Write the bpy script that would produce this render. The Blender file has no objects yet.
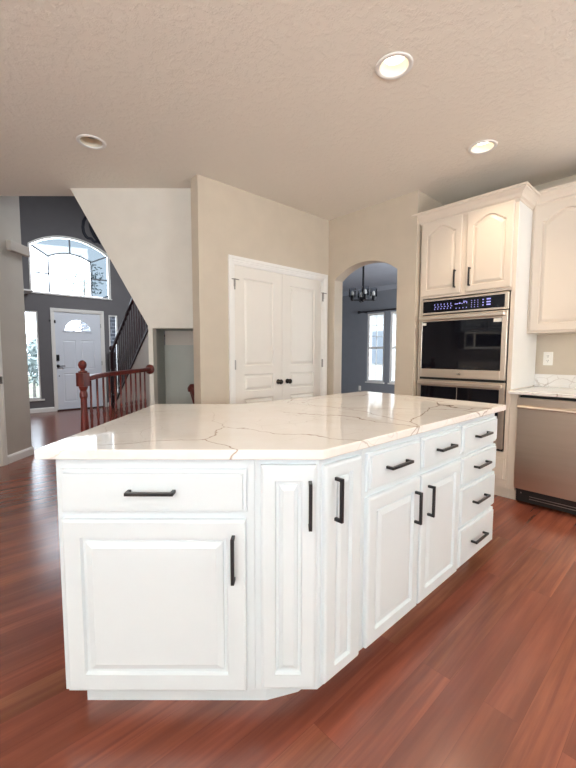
import bpy, bmesh, math, random
from mathutils import Vector, Matrix
random.seed(7)
S = bpy.context.scene
COL = S.collection
PI = math.pi

# ---------------------------------------------------------------- camera
H = 1.215
AZ = math.radians(47.704)
FW = (math.cos(AZ), math.sin(AZ))          # level viewing direction; also the normal of the 45 degree faces
RT = (math.sin(AZ), -math.cos(AZ))
cam = bpy.data.objects.new('camera', bpy.data.cameras.new('camera'))
COL.objects.link(cam)
M = Matrix(((0.7397663, -0.67286173, 0.00170592), (0.05165228, 0.05931568, 0.99690205), (-0.67087842, -0.73738643, 0.07863459))).transposed()
cam.matrix_world = Matrix.Translation((0, 0, H)) @ M.to_4x4()
cam.data.sensor_fit = 'VERTICAL'
cam.data.sensor_height = 36
cam.data.lens = 381.52 / 768 * 36
cam.data.clip_start = 0.02
S.camera = cam

# ---------------------------------------------------------------- sky, daylight, exposure
w = bpy.data.worlds.new('sky'); S.world = w; w.use_nodes = True
bg = w.node_tree.nodes['Background']
bg.inputs[0].default_value = (0.82, 0.92, 1.0, 1)
bg.inputs[1].default_value = 7.0
S.view_settings.view_transform = 'Standard'
S.view_settings.look = 'None'
S.view_settings.gamma = 1
S.view_settings.use_curve_mapping = False
S.view_settings.exposure = 0.06

def area(name, loc, direction, sx, sy, power=0, color=(1, 1, 1), portal=False):
    l = bpy.data.lights.new(name, 'AREA'); l.shape = 'RECTANGLE'; l.size = sx; l.size_y = sy
    l.energy = power; l.color = color
    if portal: l.cycles.is_portal = True
    o = bpy.data.objects.new(name, l); COL.objects.link(o)
    o.location = loc
    o.rotation_euler = Vector(direction).to_track_quat('-Z', 'Y').to_euler()
    return o
area('daylight_portal', (-1.9, -3.24, 1.45), (0, 1, 0), 1.5, 1.2, portal=True)
area('daylight_portal', (2.9, -3.24, 1.55), (0, 1, 0), 0.9, 0.9, portal=True)
area('daylight_portal', (-3.67, -1.3, 1.45), (1, 0, 0), 1.4, 1.2, portal=True)
area('daylight_portal', (2.17, 9.3, 3.05), (0, -1, 0), 1.6, 1.3, portal=True)
area('daylight_portal', (1.39, 9.3, 1.18), (0, -1, 0), 0.3, 1.85, portal=True)
area('daylight_portal', (7.6, 4.75, 1.36), (-1, 0, 0), 1.5, 1.65, portal=True)
# added unseen fill: rear uplights for the ceiling, plus foyer and dining lamps
area('rear_uplight_fill', (-1.9, -3.16, 1.45), (0, 1, 4), 1.5, 1.2, 250, (0.84, 0.93, 1.0))
area('rear_uplight_fill', (2.9, -3.16, 1.55), (0, 1, 3), 1.0, 1.0, 130, (0.84, 0.93, 1.0))
area('rear_uplight_fill', (-3.6, -1.3, 1.45), (1, 0, 4), 1.4, 1.2, 230, (0.84, 0.93, 1.0))
area('foyer_fill', (2.7, 5.9, 3.9), (-0.2, 0.6, -1), 1.4, 1.0, 80, (0.90, 0.95, 1.0)).data.spread = math.radians(150)
area('dining_fill', (5.8, 2.06, 1.45), (0, 1, 0.1), 1.6, 1.4, 75, (0.88, 0.94, 1.0))

# ---------------------------------------------------------------- materials
def srgb(r, g, b):
    f = lambda c: c / 12.92 if c <= 0.04045 else ((c + 0.055) / 1.055) ** 2.4
    return (f(r / 255), f(g / 255), f(b / 255), 1)
class NT:
    def __init__(s, name):
        s.m = bpy.data.materials.new(name); s.m.use_nodes = True
        s.t = s.m.node_tree; s.p = s.t.nodes['Principled BSDF']
    def n(s, typ, **k):
        x = s.t.nodes.new(typ)
        for a, b in k.items(): setattr(x, a, b)
        return x
    def l(s, a, b): s.t.links.new(a, b)
    def mapping(s, scale=(1, 1, 1), rot=(0, 0, 0), loc=(0, 0, 0)):
        tc = s.n('ShaderNodeTexCoord'); mp = s.n('ShaderNodeMapping')
        mp.inputs['Scale'].default_value = scale; mp.inputs['Rotation'].default_value = rot; mp.inputs['Location'].default_value = loc
        s.l(tc.outputs['Object'], mp.inputs['Vector']); return mp.outputs[0]
    def noise(s, vec, scale, detail=4, rough=0.5):
        x = s.n('ShaderNodeTexNoise'); x.inputs['Scale'].default_value = scale; x.inputs['Detail'].default_value = detail
        x.inputs['Roughness'].default_value = rough; s.l(vec, x.inputs['Vector']); return x
    def ramp(s, fac, stops):
        x = s.n('ShaderNodeValToRGB'); s.l(fac, x.inputs[0]); e = x.color_ramp.elements
        while len(e) < len(stops): e.new(0.5)
        for i, (p, c) in enumerate(stops): e[i].position = p; e[i].color = c if len(c) == 4 else (*c, 1)
        return x.outputs[0]
    def mix(s, fac, a, b, mode='MIX'):
        x = s.n('ShaderNodeMix', data_type='RGBA', blend_type=mode)
        for i, v in ((0, fac), (6, a), (7, b)):
            if hasattr(v, 'links'): s.l(v, x.inputs[i])
            else: x.inputs[i].default_value = v
        return x.outputs[2]
    def bump(s, h, strength, dist=0.01):
        b = s.n('ShaderNodeBump'); b.inputs['Strength'].default_value = strength; b.inputs['Distance'].default_value = dist
        s.l(h, b.inputs['Height']); s.l(b.outputs[0], s.p.inputs['Normal'])
def plain(name, col, rough=0.5, metal=0, var=0.03, scale=6, bump=0, bscale=200, bdist=0.002, spec=None, coat=0):
    m = NT(name); v = m.mapping(); nz = m.noise(v, scale)
    c = Vector(col[:3]); lo = tuple(c * (1 - var)); hi = tuple(c * (1 + var))
    m.l(m.ramp(nz.outputs[0], [(0.3, lo), (0.7, hi)]), m.p.inputs['Base Color'])
    m.p.inputs['Roughness'].default_value = rough; m.p.inputs['Metallic'].default_value = metal
    if spec is not None: m.p.inputs['Specular IOR Level'].default_value = spec
    if coat: m.p.inputs['Coat Weight'].default_value = coat; m.p.inputs['Coat Roughness'].default_value = 0.15
    if bump: m.bump(m.noise(v, bscale, 3).outputs[0], bump, bdist)
    return m.m
MAT = {}
MAT['beige'] = plain('beige_wall_paint', srgb(200, 187, 169), 0.7, bump=0.25, bscale=90)
MAT['white_wall'] = plain('pale_wall_paint', srgb(214, 208, 198), 0.7, bump=0.2, bscale=90)
MAT['left_wall'] = plain('greige_wall_paint', srgb(190, 182, 172), 0.7, bump=0.2, bscale=90)
MAT['grey'] = plain('grey_wall_paint', srgb(108, 105, 107), 0.7, bump=0.2, bscale=90)
MAT['slate'] = plain('slate_blue_wall_paint', srgb(134, 138, 144), 0.7, bump=0.2, bscale=90)
MAT['dining_ceiling'] = plain('dimmed_ceiling_paint', srgb(158, 165, 174), 0.8)  # greyer colour stands in for the dim light in the dining room
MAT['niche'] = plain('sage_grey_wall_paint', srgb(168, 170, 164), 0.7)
MAT['white'] = plain('white_cabinet_paint', srgb(219, 228, 233), 0.32, var=0.01)
MAT['cream'] = plain('warm_white_cabinet_paint', srgb(222, 209, 194), 0.32, var=0.01)
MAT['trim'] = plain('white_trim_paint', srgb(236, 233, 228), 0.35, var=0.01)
MAT['door'] = plain('white_door_paint', srgb(230, 224, 215), 0.35, var=0.01)
MAT['entry_door'] = plain('entry_door_paint', srgb(222, 226, 234), 0.4, var=0.01)
MAT['black'] = plain('matte_black_metal', (0.012, 0.012, 0.014, 1), 0.35, var=0.1)
MAT['dark'] = plain('black_plastic', (0.01, 0.01, 0.01, 1), 0.45, var=0.1)
MAT['bronze'] = plain('dark_bronze_metal', (0.05, 0.04, 0.035, 1), 0.25, metal=0.9, var=0.1)
MAT['nickel'] = plain('brushed_nickel', (0.35, 0.33, 0.31, 1), 0.35, metal=1)
MAT['plastic'] = plain('white_plastic', srgb(238, 234, 226), 0.4, var=0.01)
MAT['chime'] = plain('beige_plastic', srgb(196, 186, 176), 0.5)
MAT['navy'] = plain('navy_blue_paint', srgb(10, 10, 34), 0.6)
MAT['leaf'] = plain('green_foliage', (0.26, 0.31, 0.30, 1), 0.6, var=0.5, scale=3)
MAT['bark'] = plain('brown_bark', (0.16, 0.15, 0.14, 1), 0.8, var=0.3, scale=12)
MAT['siding'] = plain('pale_siding', srgb(190, 190, 190), 0.7)
MAT['roof'] = plain('grey_shingles', srgb(90, 88, 88), 0.8, var=0.2, scale=20)
MAT['label'] = plain('white_label_paper', srgb(235, 230, 220), 0.5)

def mk_ceiling():
    m = NT('knockdown_ceiling_texture'); v = m.mapping()
    m.p.inputs['Base Color'].default_value = srgb(238, 231, 219); m.p.inputs['Roughness'].default_value = 0.85
    a = m.noise(v, 26, 6, 0.65)
    h = m.ramp(a.outputs[0], [(0.46, (0, 0, 0)), (0.60, (1, 1, 1))])
    m.bump(h, 0.35, 0.006); return m.m
MAT['ceiling'] = mk_ceiling()

def mk_floor():
    m = NT('red_brown_hardwood_planks'); v = m.mapping()
    br = m.n('ShaderNodeTexBrick'); br.offset = 0.37; br.offset_frequency = 2; br.squash = 1
    for k, x in (('Scale', 1.0), ('Mortar Size', 0.0005), ('Mortar Smooth', 0.3), ('Bias', 0.0), ('Brick Width', 1.35), ('Row Height', 0.115)):
        br.inputs[k].default_value = x
    br.inputs['Color1'].default_value = (0, 0, 0, 1); br.inputs['Color2'].default_value = (1, 1, 1, 1); br.inputs['Mortar'].default_value = (0.5, 0.5, 0.5, 1)
    m.l(v, br.inputs['Vector'])
    base = m.ramp(br.outputs['Color'], [(0.0, srgb(140, 80, 60)), (0.35, srgb(160, 88, 66)), (0.7, srgb(168, 98, 70)), (1.0, srgb(158, 108, 78))])
    # offset the grain per plank
    add = m.n('ShaderNodeVectorMath', operation='MULTIPLY_ADD'); m.l(br.outputs['Color'], add.inputs[0]); add.inputs[1].default_value = (7, 3, 5); m.l(v, add.inputs[2])
    mp = m.n('ShaderNodeMapping'); mp.inputs['Scale'].default_value = (0.7, 20, 1); m.l(add.outputs[0], mp.inputs[0])
    g = m.noise(mp.outputs[0], 1.6, 8, 0.62); g.inputs['Distortion'].default_value = 0.6
    mp2 = m.n('ShaderNodeMapping'); mp2.inputs['Scale'].default_value = (0.5, 4.5, 1); m.l(add.outputs[0], mp2.inputs[0])
    g2 = m.noise(mp2.outputs[0], 1.8, 4, 0.6)
    c = m.mix(m.ramp(g.outputs[0], [(0.3, (0, 0, 0)), (0.72, (1, 1, 1))]), srgb(124, 66, 52), base)
    c = m.mix(m.ramp(g2.outputs[0], [(0.35, (0.72, 0.72, 0.72)), (0.7, (1.15, 1.15, 1.15))]), (0, 0, 0, 1), c) if False else m.mix(0.6, c, m.ramp(g2.outputs[0], [(0.36, srgb(176, 164, 158)), (0.62, (1, 1, 1))]), 'MULTIPLY')
    c = m.mix(br.outputs['Fac'], c, srgb(92, 46, 38))
    m.l(c, m.p.inputs['Base Color'])
    rr = m.ramp(g.outputs[0], [(0.3, (0.25, 0.25, 0.25)), (0.8, (0.17, 0.17, 0.17))]); m.l(rr, m.p.inputs['Roughness']); m.p.inputs['Specular IOR Level'].default_value = 0.85
    m.bump(g.outputs[0], 0.05, 0.002); return m.m
MAT['floor'] = mk_floor()

def mk_quartz(name, seed):
    m = NT(name); v = m.mapping(loc=(seed, seed * 0.7, 0))
    wob = m.noise(v, 2.2, 5, 0.6)
    sub = m.n('ShaderNodeVectorMath', operation='MULTIPLY_ADD'); m.l(wob.outputs['Color'], sub.inputs[0]); sub.inputs[1].default_value = (0.22, 0.22, 0.22); m.l(v, sub.inputs[2])
    def veins(scale, lo, hi):
        vo = m.n('ShaderNodeTexVoronoi', feature='DISTANCE_TO_EDGE'); vo.inputs['Scale'].default_value = scale
        m.l(sub.outputs[0], vo.inputs['Vector'])
        return m.ramp(vo.outputs['Distance'], [(lo, (1, 1, 1)), (hi, (0, 0, 0))])
    v1 = veins(1.7, 0.0, 0.0075); v2 = veins(6.5, 0.0, 0.016)
    patch = m.ramp(m.noise(v, 1.7, 2).outputs[0], [(0.32, (0, 0, 0)), (0.5, (1, 1, 1))])
    patch2 = m.ramp(m.noise(m.mapping(loc=(seed + 9, 3, 1)), 2.3, 2).outputs[0], [(0.42, (0, 0, 0)), (0.60, (1, 1, 1))])
    base = m.ramp(m.noise(v, 5, 5, 0.6).outputs[0], [(0.3, srgb(234, 229, 222)), (0.7, srgb(241, 238, 234))])
    f1 = m.mix(1.0, v1, patch, 'MULTIPLY'); f2 = m.mix(1.0, v2, patch2, 'MULTIPLY')
    c = m.mix(f1, base, srgb(160, 138, 122)); c = m.mix(m.mix(0.5, (0, 0, 0, 1), f2), c, srgb(176, 160, 146))
    m.l(c, m.p.inputs['Base Color']); m.p.inputs['Roughness'].default_value = 0.04
    return m.m
MAT['quartz'] = mk_quartz('white_quartz_with_taupe_veins', 2.3)

def mk_steel():
    m = NT('brushed_stainless_steel'); v = m.mapping(scale=(2, 2, 30))
    nz = m.noise(v, 1, 3)
    m.l(m.ramp(nz.outputs[0], [(0.3, (0.66, 0.57, 0.48)), (0.7, (0.70, 0.61, 0.52))]), m.p.inputs['Base Color'])
    m.p.inputs['Metallic'].default_value = 1; m.p.inputs['Roughness'].default_value = 0.30
    m.p.inputs['Anisotropic'].default_value = 0.75; m.p.inputs['Anisotropic Rotation'].default_value = 0.0
    tg = m.n('ShaderNodeTangent', direction_type='RADIAL', axis='Z'); m.l(tg.outputs[0], m.p.inputs['Tangent'])
    return m.m
MAT['steel'] = mk_steel()
def mk_cherry():
    m = NT('red_cherry_stained_wood'); v = m.mapping(scale=(14, 14, 1.5))
    nz = m.noise(v, 3, 6, 0.6)
    m.l(m.ramp(nz.outputs[0], [(0.3, srgb(66, 22, 19)), (0.7, srgb(116, 46, 38))]), m.p.inputs['Base Color'])
    m.p.inputs['Roughness'].default_value = 0.28; return m.m
MAT['cherry'] = mk_cherry()
def mk_cherry_shaded():  # same cherry wood, with the dim foyer shade put into its colour
    m = NT('cherry_wood_in_foyer_shade'); v = m.mapping(scale=(14, 14, 1.5))
    nz = m.noise(v, 3, 6, 0.6)
    m.l(m.ramp(nz.outputs[0], [(0.3, srgb(34, 16, 20)), (0.7, srgb(54, 26, 30))]), m.p.inputs['Base Color'])
    m.p.inputs['Roughness'].default_value = 0.35; return m.m
MAT['cherry_shaded'] = mk_cherry_shaded()
def mk_glass(name, tint=(1, 1, 1), rough=0.0):
    m = NT(name); t = m.t; t.nodes.remove(m.p)
    out = t.nodes['Material Output']
    tr = m.n('ShaderNodeBsdfTransparent'); tr.inputs[0].default_value = (*tint, 1)
    gl = m.n('ShaderNodeBsdfGlossy'); gl.inputs['Roughness'].default_value = rough
    fr = m.n('ShaderNodeFresnel'); fr.inputs[0].default_value = 1.45
    mx = m.n('ShaderNodeMixShader'); m.l(fr.outputs[0], mx.inputs[0]); m.l(tr.outputs[0], mx.inputs[1]); m.l(gl.outputs[0], mx.inputs[2])
    m.l(mx.outputs[0], out.inputs[0]); return m.m
MAT['glass'] = mk_glass('window_glass', (0.97, 0.98, 1.0))
MAT['frosted'] = mk_glass('obscured_window_glass', (0.095, 0.108, 0.118))
MAT['shade'] = mk_glass('clear_glass_shade', (0.86, 0.88, 0.9), 0.05)
MAT['oven_glass'] = plain('black_oven_glass', (0.006, 0.006, 0.009, 1), 0.04, var=0.1, spec=0.35)
def mk_emit(name, col, s, base=(0, 0, 0, 1)):
    m = NT(name); m.p.inputs['Base Color'].default_value = base
    m.p.inputs['Emission Color'].default_value = (*col, 1); m.p.inputs['Emission Strength'].default_value = s; return m.m
MAT['lamp_on'] = mk_emit('lit_lamp_face', (1.0, 0.90, 0.74), 6)
MAT['reflector'] = plain('cream_lamp_reflector', (0.72, 0.64, 0.50, 1), 0.5)
MAT['icon'] = mk_emit('violet_display_lights', (0.45, 0.42, 1.0), 1.3)
MAT['lamp_off'] = plain('unlit_lamp_face', srgb(150, 145, 138), 0.5)
def mk_brick():
    m = NT('whitewashed_brick'); v = m.mapping(rot=(PI / 2, 0, 0))
    br = m.n('ShaderNodeTexBrick'); br.inputs['Scale'].default_value = 1; br.inputs['Brick Width'].default_value = 0.22; br.inputs['Row Height'].default_value = 0.085; br.inputs['Mortar Size'].default_value = 0.014
    br.inputs['Color1'].default_value = (0.10, 0.105, 0.125, 1); br.inputs['Color2'].default_value = (0.15, 0.155, 0.18, 1); br.inputs['Mortar'].default_value = (0.3, 0.31, 0.34, 1)
    m.l(v, br.inputs['Vector']); m.l(br.outputs[0], m.p.inputs['Base Color']); m.p.inputs['Roughness'].default_value = 0.8; return m.m
MAT['brick'] = mk_brick()
MAT['lawn'] = plain('yellow_green_grass', (0.17, 0.17, 0.11, 1), 0.9, var=0.4, scale=2)
MAT['concrete'] = plain('pale_concrete', (0.26, 0.26, 0.26, 1), 0.8, var=0.1)

# ---------------------------------------------------------------- mesh helpers
def box(bm, x0, x1, y0, y1, z0, z1):
    vs = [bm.verts.new(p) for p in ((x0, y0, z0), (x1, y0, z0), (x1, y1, z0), (x0, y1, z0), (x0, y0, z1), (x1, y0, z1), (x1, y1, z1), (x0, y1, z1))]
    for f in ((0, 3, 2, 1), (4, 5, 6, 7), (0, 1, 5, 4), (1, 2, 6, 5), (2, 3, 7, 6), (3, 0, 4, 7)): bm.faces.new([vs[i] for i in f])
    return vs
def prism(bm, pts, z0, z1):
    a = [bm.verts.new((x, y, z0)) for x, y in pts]; b = [bm.verts.new((x, y, z1)) for x, y in pts]; n = len(pts)
    bm.faces.new(a[::-1]); bm.faces.new(b)
    for i in range(n): bm.faces.new((a[i], a[(i + 1) % n], b[(i + 1) % n], b[i]))
def yprism(bm, pts, y0, y1):      # outline in x,z extruded along y
    a = [bm.verts.new((x, y0, z)) for x, z in pts]; b = [bm.verts.new((x, y1, z)) for x, z in pts]; n = len(pts)
    bm.faces.new(a); bm.faces.new(b[::-1])
    for i in range(n): bm.faces.new((a[i], b[i], b[(i + 1) % n], a[(i + 1) % n]))
def xprism(bm, pts, x0, x1):      # outline in y,z extruded along x
    a = [bm.verts.new((x0, y, z)) for y, z in pts]; b = [bm.verts.new((x1, y, z)) for y, z in pts]; n = len(pts)
    bm.faces.new(a); bm.faces.new(b[::-1])
    for i in range(n): bm.faces.new((a[i], b[i], b[(i + 1) % n], a[(i + 1) % n]))
def tube(bm, p0, p1, r, seg=12, r1=None):
    p0, p1 = Vector(p0), Vector(p1); d = (p1 - p0).normalized(); r1 = r if r1 is None else r1
    a = d.orthogonal().normalized(); b = d.cross(a)
    A = [bm.verts.new(p0 + (a * math.cos(t) + b * math.sin(t)) * r) for t in [2 * PI * i / seg for i in range(seg)]]
    B = [bm.verts.new(p1 + (a * math.cos(t) + b * math.sin(t)) * r1) for t in [2 * PI * i / seg for i in range(seg)]]
    bm.faces.new(A[::-1]); bm.faces.new(B)
    for i in range(seg): bm.faces.new((A[i], A[(i + 1) % seg], B[(i + 1) % seg], B[i]))
def lathe(bm, prof, seg=16, at=(0, 0, 0), axis='Z'):
    rings = []
    def P(r, t, h):
        c, s = r * math.cos(t), r * math.sin(t)
        q = (c, s, h) if axis == 'Z' else ((c, h, s) if axis == 'Y' else (h, c, s))
        return Vector(q) + Vector(at)
    for r, h in prof: rings.append([bm.verts.new(P(max(r, 0.0003), 2 * PI * i / seg, h)) for i in range(seg)])
    for a, b in zip(rings, rings[1:]):
        for i in range(seg): bm.faces.new((a[i], a[(i + 1) % seg], b[(i + 1) % seg], b[i]))
    bm.faces.new(rings[0][::-1]); bm.faces.new(rings[-1])
def sweep(bm, pts, w, h, up=(0, 0, 1)):    # rectangular bar along a path
    rings = []
    for i, p in enumerate(pts):
        p = Vector(p); d = (Vector(pts[min(i + 1, len(pts) - 1)]) - Vector(pts[max(i - 1, 0)])).normalized()
        s = d.cross(Vector(up)).normalized(); u = s.cross(d)
        rings.append([bm.verts.new(p + s * a * w / 2 + u * b * h / 2) for a, b in ((-1, -1), (1, -1), (1, 1), (-1, 1))])
    for a, b in zip(rings, rings[1:]):
        for i in range(4): bm.faces.new((a[i], a[(i + 1) % 4], b[(i + 1) % 4], b[i]))
    bm.faces.new(rings[0][::-1]); bm.faces.new(rings[-1])
def obj(name, bm, mat, parent=None, bevel=0, smooth=False, seg=2, label=None):
    bmesh.ops.recalc_face_normals(bm, faces=bm.faces[:])
    me = bpy.data.meshes.new(name); bm.to_mesh(me); bm.free()
    me.materials.append(MAT[mat])
    if smooth:
        for p in me.polygons: p.use_smooth = True
    o = bpy.data.objects.new(name, me); COL.objects.link(o)
    if parent: o.parent = parent
    if bevel:
        b = o.modifiers.new('bevel', 'BEVEL'); b.width = bevel; b.segments = seg; b.limit_method = 'ANGLE'; b.angle_limit = math.radians(40)
    if label: o['label'] = label
    return o
def thing(name, label, cat, loc=(0, 0, 0), rz=0, group=None):
    o = bpy.data.objects.new(name, None); COL.objects.link(o); o.location = loc; o.rotation_euler = (0, 0, rz)
    o['label'] = label; o['category'] = cat; o.empty_display_size = 0.1
    if group: o['group'] = group
    return o
def tag(o, label, cat, group=None):
    o['label'] = label; o['category'] = cat
    if group: o['group'] = group
    return o
def struct(name, bm, mat, bevel=0, parent=None, smooth=False):
    o = obj(name, bm, mat, parent, bevel, smooth)
    if not parent: o['kind'] = 'structure'
    return o
def B(*a):
    bm = bmesh.new(); box(bm, *a); return bm
def frame_rz(o, rz): o.rotation_euler = (0, 0, rz)
RZA = -(PI / 2 - AZ)       # faces parallel to the picture's 45 degree planes
def rn(r, n, z=0): return (RT[0] * r + FW[0] * n, RT[1] * r + FW[1] * n, z)
def rn2(r, n): return rn(r, n)[:2]

def loops_mesh(bm, loops):
    rings = [[bm.verts.new(p) for p in L] for L in loops]; n = len(rings[0])
    bm.faces.new(rings[0][::-1])
    for a, b in zip(rings, rings[1:]):
        for i in range(n): bm.faces.new((a[i], a[(i + 1) % n], b[(i + 1) % n], b[i]))
    bm.faces.new(rings[-1])
def arch_shape(t):          # cathedral top, t in 0..1, 1 at the middle
    d = abs(t - 0.5) * 2
    if d > 0.84: return 0.0
    s = d / 0.84
    return (0.5 + 0.5 * math.cos(PI * s)) * 0.5 + 0.5 * math.sqrt(max(0, 1 - s ** 2.5))
def rect_loop(x0, x1, z0, z1, y, arch=0, N=28):
    L = [(x0, y, z0), (x1, y, z0)]
    for i in range(N + 1):
        t = 1 - i / N
        L.append((x0 + (x1 - x0) * t, y, z1 - arch + arch * arch_shape(t) if arch else z1))
    return L
def panel_door(bm, x0, x1, z0, z1, yf=-0.02, t=0.02, stile=0.06, arch=0, rail=None, N=None):
    """a raised panel door with its face at yf and its back at yf + t"""
    rail = rail or stile; N = 28 if arch else 1
    spec = [(0, 0, t, 0), (0, 0, 0.006, 0), (0.0025, 0.0025, 0.0025, 0), (0.008, 0.008, 0, 0), (stile - 0.002, rail - 0.002, 0, 1),
            (stile + 0.003, rail + 0.003, 0.0105, 1), (stile + 0.011, rail + 0.011, 0.0115, 1), (stile + 0.014, rail + 0.014, 0.007, 1), (stile + 0.034, rail + 0.034, 0.001, 1), (stile + 0.036, rail + 0.036, 0.0015, 1)]
    if (x1 - x0) - 2 * stile < 0.09: spec[-2:] = [(stile + 0.025, rail + 0.030, 0.001, 1), (stile + 0.027, rail + 0.032, 0.0015, 1)]
    loops = []
    for ix, iz, d, a in spec:
        loops.append(rect_loop(x0 + ix, x1 - ix, z0 + iz, z1 - iz, yf + d, arch if a else 0, N) if arch else rect_loop(x0 + ix, x1 - ix, z0 + iz, z1 - iz, yf + d, 0, 1))
    loops_mesh(bm, loops)
def drawer_front(bm, x0, x1, z0, z1, yf=-0.02, t=0.02):
    loops_mesh(bm, [rect_loop(x0 + i, x1 - i, z0 + i, z1 - i, yf + d, 0, 1) for i, d in ((0, t), (0, 0.010), (0.002, 0.008), (0.010, 0.008), (0.013, 0.0))])
def pull(parent, cx, cz, length, vertical, yf=-0.02, mat='black', s=0.011, proj=0.032):
    bm = bmesh.new(); h = length / 2; y0 = yf - proj
    if vertical:
        box(bm, cx - s / 2, cx + s / 2, y0, y0 + s, cz - h, cz + h)
        for q in (-1, 1): box(bm, cx - s / 2, cx + s / 2, y0 + s * 0.5, yf + 0.001, cz + q * (h - s / 2) - s / 2, cz + q * (h - s / 2) + s / 2)
    else:
        box(bm, cx - h, cx + h, y0, y0 + s, cz - s / 2, cz + s / 2)
        for q in (-1, 1): box(bm, cx + q * (h - s / 2) - s / 2, cx + q * (h - s / 2) + s / 2, y0 + s * 0.5, yf + 0.001, cz - s / 2, cz + s / 2)
    return obj('handle', bm, mat, parent, bevel=0.0015)
def add_door(root, x0, x1, z0, z1, hx, hz, hl=0.16, arch=0, stile=0.06, mat='white', hs=0.011, rail=None):
    bm = bmesh.new(); panel_door(bm, x0, x1, z0, z1, arch=arch, stile=stile, rail=rail)
    d = obj('door', bm, mat, root)
    if hx is not None: pull(d, hx, hz, hl, True, s=hs)
    return d
def add_drawer(root, x0, x1, z0, z1, hl=0.155, mat='white', handle=True, hx=None):
    bm = bmesh.new(); drawer_front(bm, x0, x1, z0, z1)
    d = obj('drawer', bm, mat, root)
    if handle: pull(d, (x0 + x1) / 2 if hx is None else hx, (z0 + z1) / 2 + 0.002, hl, False)
    return d
def local_pts(root_loc, rz, pts):   # world footprint into a thing's own frame
    c, s = math.cos(-rz), math.sin(-rz)
    return [((x - root_loc[0]) * c - (y - root_loc[1]) * s, (x - root_loc[0]) * s + (y - root_loc[1]) * c) for x, y in pts]

# ================================================================ STRUCTURE
CZ = 2.74; FOY = 5.3
bm = bmesh.new(); prism(bm, [(-3.8, -3.4), (7.7, -3.4), (7.7, 9.36), (-3.8, 9.36)], -0.1, 0); struct('floor', bm, 'floor')
# ceiling of the kitchen: ends at the edge of the two-storey foyer
pA = rn2(-3.09, 3.84); pB = rn2(-0.7, 3.84)
CANS = [(1.863, 1.215), (3.042, 1.214), (0.890, 3.094), (3.042, -1.2), (1.863, -1.2)]
CR = 0.076
bm = bmesh.new(); outline = [pA, (-3.75, 0.55), (-3.75, -3.35), (4.2, -3.35), (4.2, 1.95), (3.5, 1.95), (3.5, 3.15), (2.1, 3.3), pB]
def ring_edges(pts, z):
    v = [bm.verts.new((x, y, z)) for x, y in pts]
    return v, [bm.edges.new((v[i], v[(i + 1) % len(v)])) for i in range(len(v))]
va, ea = ring_edges(outline, CZ); allE = list(ea)
for cx, cy in CANS:
    vb, eb = ring_edges([(cx + CR * math.cos(2 * PI * i / 32), cy + CR * math.sin(2 * PI * i / 32)) for i in range(32)], CZ); allE += eb
bmesh.ops.triangle_fill(bm, use_beauty=True, edges=allE)
vt = [bm.verts.new((x, y, CZ + 0.3)) for x, y in outline]; bm.faces.new(vt)
for i in range(len(vt)): bm.faces.new((va[i], va[(i + 1) % len(va)], vt[(i + 1) % len(va)], vt[i]))
struct('ceiling', bm, 'ceiling')
bm = bmesh.new(); box(bm, 0.3, 4.0, 2.5, 9.36, FOY, FOY + 0.1); struct('ceiling_foyer', bm, 'white_wall')
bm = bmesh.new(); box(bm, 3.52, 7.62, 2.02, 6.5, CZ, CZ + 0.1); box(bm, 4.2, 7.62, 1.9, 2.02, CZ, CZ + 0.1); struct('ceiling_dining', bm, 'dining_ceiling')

def wall_plane(bm, x0, x1, z0, z1, y0, y1, holes):
    """wall in the local xz plane from y0 to y1; holes = (hx0, hx1, hz0, hz_spring, rise)"""
    xs = {x0, x1}
    for h in holes:
        k = 24 if h[4] else 1
        for i in range(k + 1): xs.add(h[0] + (h[1] - h[0]) * i / k)
    xs = sorted(x for x in xs if x0 <= x <= x1)
    def top(h, x):
        if not h[4]: return h[3]
        hw = (h[1] - h[0]) / 2; c = (h[0] + h[1]) / 2
        if len(h) > 5:    # semi ellipse
            return h[3] + h[4] * math.sqrt(max(0, 1 - ((x - c) / hw) ** 2))
        R = (hw * hw + h[4] ** 2) / (2 * h[4])
        return h[3] + math.sqrt(max(0, R * R - (x - c) ** 2)) - (R - h[4])
    for a, b in zip(xs, xs[1:]):
        m = (a + b) / 2; hs = sorted([h for h in holes if h[0] < m < h[1]], key=lambda h: h[2])
        za, zb = z0, z0
        for h in hs + [None]:
            ta, tb = (h[2], h[2]) if h else (z1, z1)
            if max(ta, tb) > min(za, zb) + 1e-5:
                yprism(bm, [(a, za), (b, zb), (b, tb), (a, ta)], y0, y1)
            if h: za, zb = top(h, a), top(h, b)
def placed(o, loc, rz): o.location = loc; o.rotation_euler = (0, 0, rz); return o

# pantry wall (hole for the double doors), end cap and the arch wall
bm = bmesh.new(); wall_plane(bm, 1.70, 3.50, 0, CZ, 3.02, 3.14, [(2.055, 3.290, -1, 2.062, 0)])
struct('wall_pantry', bm, 'beige')
bm = bmesh.new(); wall_plane(bm, -3.02, -1.915, 0, CZ, 0, 0.14, [(-2.925, -2.115, -1, 2.05, 0.145)])
placed(struct('wall_arch', bm, 'beige'), (3.38, 0, 0), -PI / 2)
struct('wall_return', B(3.52, 4.08, 1.915, 2.03, 0, CZ), 'beige')
struct('wall_cabinets', B(4.08, 4.2, -3.3, 2.03, 0, CZ), 'beige')
# closet behind the pantry doors
bm = bmesh.new(); box(bm, 1.9, 3.5, 3.75, 3.85, 0, CZ); struct('wall_pantry_inside', bm, 'white_wall')
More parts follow.
